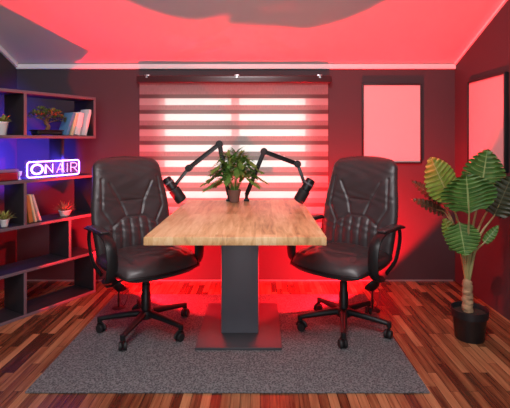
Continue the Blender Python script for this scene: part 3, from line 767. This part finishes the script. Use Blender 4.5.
# ------------------------------------------------------------------ tall potted plant on the right
PB = Vector((1.315, 2.70, 0))
pl = thing('potted_plant', 'tall big leaved plant in a black pot by the right wall', 'plant', PB)
b = BM(); lathe(b, [(.080, 0), (.084, .004), (.098, .14), (.100, .142), (.108, .144), (.111, .190), (.106, .191), (.101, .18), (.098, .16), (.002, .158)], 36); obj('pot', b, M['pot_black'], pl)
b = BM(); lathe(b, [(.097, .162), (.06, .168), (.001, .171)], 24, cap=False); obj('soil', b, M['soil'], pl)
b = BM(); n = 26
tube(b, [(-.012 + .004 * math.sin(i), .004 * math.cos(i * 1.7), 0.16 + .20 * i / n) for i in range(n + 1)], .03, 14, radii=[.031 - .005 * i / n + (.003 if i % 2 else 0) for i in range(n + 1)])
obj('trunk', b, M['trunk'], pl)
TOP = Vector((-.012, 0, .355))
def big_leaf(tip, base, w, mat, facing, lobes=9, slit=.28, droop=.12, fold=.10, seed=0, stem_from=None):
    """tip, base: points relative to the pot; facing: the direction the upper side looks"""
    rnd = random.Random(seed)
    tip, base = Vector(tip), Vector(base)
    ax = tip - base; ln = ax.length; ax.normalize()
    nrm = Vector(facing); nrm = (nrm - ax * nrm.dot(ax)).normalized(); sd = ax.cross(nrm)
    b = BM(); uvl = b.loops.layers.uv.new('UVMap')
    NU, NV = lobes * 8, 6
    def outline(u):
        return (math.sin(math.pi * min(1, max(0, (u * .93 + .07))) ** .72)) ** .75 if u < 1 else 0.0
    rows = {}
    for s in (-1, 1):
        for i in range(NU + 1):
            u = i / NU
            ph = (u * lobes) % 1.0
            cut = 1 - slit * math.exp(-((min(ph, 1 - ph)) / .085) ** 2) * (0.25 + .75 * (1 if 0.1 < u < .93 else 0))
            for j in range(NV + 1):
                v = j / NV
                if j == 0 and s == 1: rows[s, i, j] = rows[-1, i, 0]; continue
                ww = w / 2 * outline(u) * v * (1 if v < .45 else 1 - (1 - cut) * ((v - .45) / .55) ** .6)
                back = -0.22 * w * (1 - u) ** 2 * v * v           # heart shaped base
                fwd = .30 * w * v ** 1.3 * (1 - u)                 # lateral veins sweep to the tip
                p = base + ax * (ln * u + (fwd + back) * (1 if u < .98 else 0)) + sd * (s * ww) + nrm * (fold * w * v ** 1.5 - droop * ln * u * u + .005 * math.cos(ph * 6.283) * v)
                rows[s, i, j] = b.verts.new(p)
        for i in range(NU):
            for j in range(NV):
                q = (rows[s, i, j], rows[s, i + 1, j], rows[s, i + 1, j + 1], rows[s, i, j + 1])
                f = b.faces.new(q if s == 1 else tuple(reversed(q)))
                co = {q[0]: (i, j), q[1]: (i + 1, j), q[2]: (i + 1, j + 1), q[3]: (i, j + 1)}
                for lp in f.loops:
                    ii, jj = co[lp.vert]; lp[uvl].uv = (ii / NU, .5 + .5 * s * jj / NV)
    lf = obj('leaf', b, mat, pl, smooth=60)
    st = Vector(stem_from) if stem_from else TOP
    mid = st.lerp(base, .55) + Vector(((base.x - st.x) * -.14, (base.y - st.y) * -.1, .04))
    b = BM(); path = bez([st + Vector((0, 0, -.03)), mid, base, base + ax * ln * .3], 6)
    tube(b, path, .006, 7, radii=[.0105 - .0085 * i / (len(path) - 1) for i in range(len(path))]); obj('leaf_stem', b, M['stem'], lf)
    return lf
def q(px, py, Y): return pt(px, py, Y) - PB
big_leaf(q(431, 157, 2.72), q(450, 200, 2.74), .27, M['leaf_yellow'], (.35, -1, .25), 10, .10, .02, -.02, 1)
big_leaf(q(467, 173, 2.60), q(469, 214, 2.62), .35, M['leaf_green'], (0, -1, .35), 10, .36, .05, .05, 2)
big_leaf(q(488, 149, 2.74), q(480, 197, 2.74), .27, M['leaf_green'], (-.1, -1, .3), 10, .42, .03, .03, 3)
big_leaf(q(466, 256, 2.62), q(459, 222, 2.68), .22, M['leaf_green'], (-.1, -1, .5), 9, .22, .05, .04, 4)
big_leaf(q(412, 180, 2.95), q(443, 204, 2.9), .12, M['leaf_dark'], (.1, -.7, .8), 8, .5, .05, .05, 5)
big_leaf(q(413, 198, 2.85), q(446, 214, 2.85), .11, M['leaf_dark'], (.1, -.7, .8), 8, .5, .08, .05, 6)
big_leaf(q(512, 176, 2.6), q(494, 216, 2.7), .20, M['leaf_dark'], (-.4, -.9, .3), 9, .40, .05, .05, 7)
big_leaf(q(513, 211, 2.75), q(491, 206, 2.78), .14, M['leaf_dark'], (-.2, -.8, .5), 8, .5, .10, .05, 8)
big_leaf(q(499, 225, 2.7), q(484, 243, 2.72), .06, M['leaf_green'], (-.2, -.9, .4), 6, .15, .05, .05, 9)
big_leaf(q(444, 218, 2.72), q(453, 240, 2.74), .10, M['leaf_yellow'], (-.1, -.9, .4), 7, .2, .05, .05, 10)
big_leaf(q(449, 250, 2.7), q(462, 240, 2.72), .07, M['leaf_green'], (-.1, -.9, .4), 6, .15, .05, .05, 11)

# ------------------------------------------------------------------ light
w = bpy.data.worlds.new('World'); scene.world = w; w.use_nodes = True
bg = w.node_tree.nodes['Background']; bg.inputs[0].default_value = (1.0, 0.99, 0.96, 1); bg.inputs[1].default_value = 1.9
def area(name, loc, target, size, e, col):
    ld = bpy.data.lights.new(name, 'AREA'); ld.shape = 'RECTANGLE'; ld.size, ld.size_y = size; ld.energy = e; ld.color = col
    o = bpy.data.objects.new(name, ld); COL.objects.link(o); o.location = loc
    o.rotation_euler = (Vector(target) - Vector(loc)).to_track_quat('-Z', 'Y').to_euler(); return o
area('room_ceiling_lamp', (-0.1, 0.6, 3.05), (-0.1, 1.6, 0.3), (1.2, 0.8), 95, (1.0, 0.95, 0.96))
area('added_rear_fill', (-0.2, -2.3, 1.7), (-0.1, 3.0, 1.2), (2.2, 1.5), 65, (0.96, 0.95, 1.0))  # added soft fill from behind the camera; the rear wall has no window

vs = scene.view_settings
scene.display_settings.display_device = 'sRGB'
vs.view_transform = 'Standard'; vs.look = 'None'; vs.gamma = 1; vs.use_curve_mapping = False; vs.exposure = 0.0
scene.cycles.max_bounces = 8; scene.cycles.transparent_max_bounces = 12
scene.cycles.sample_clamp_indirect = 4.0
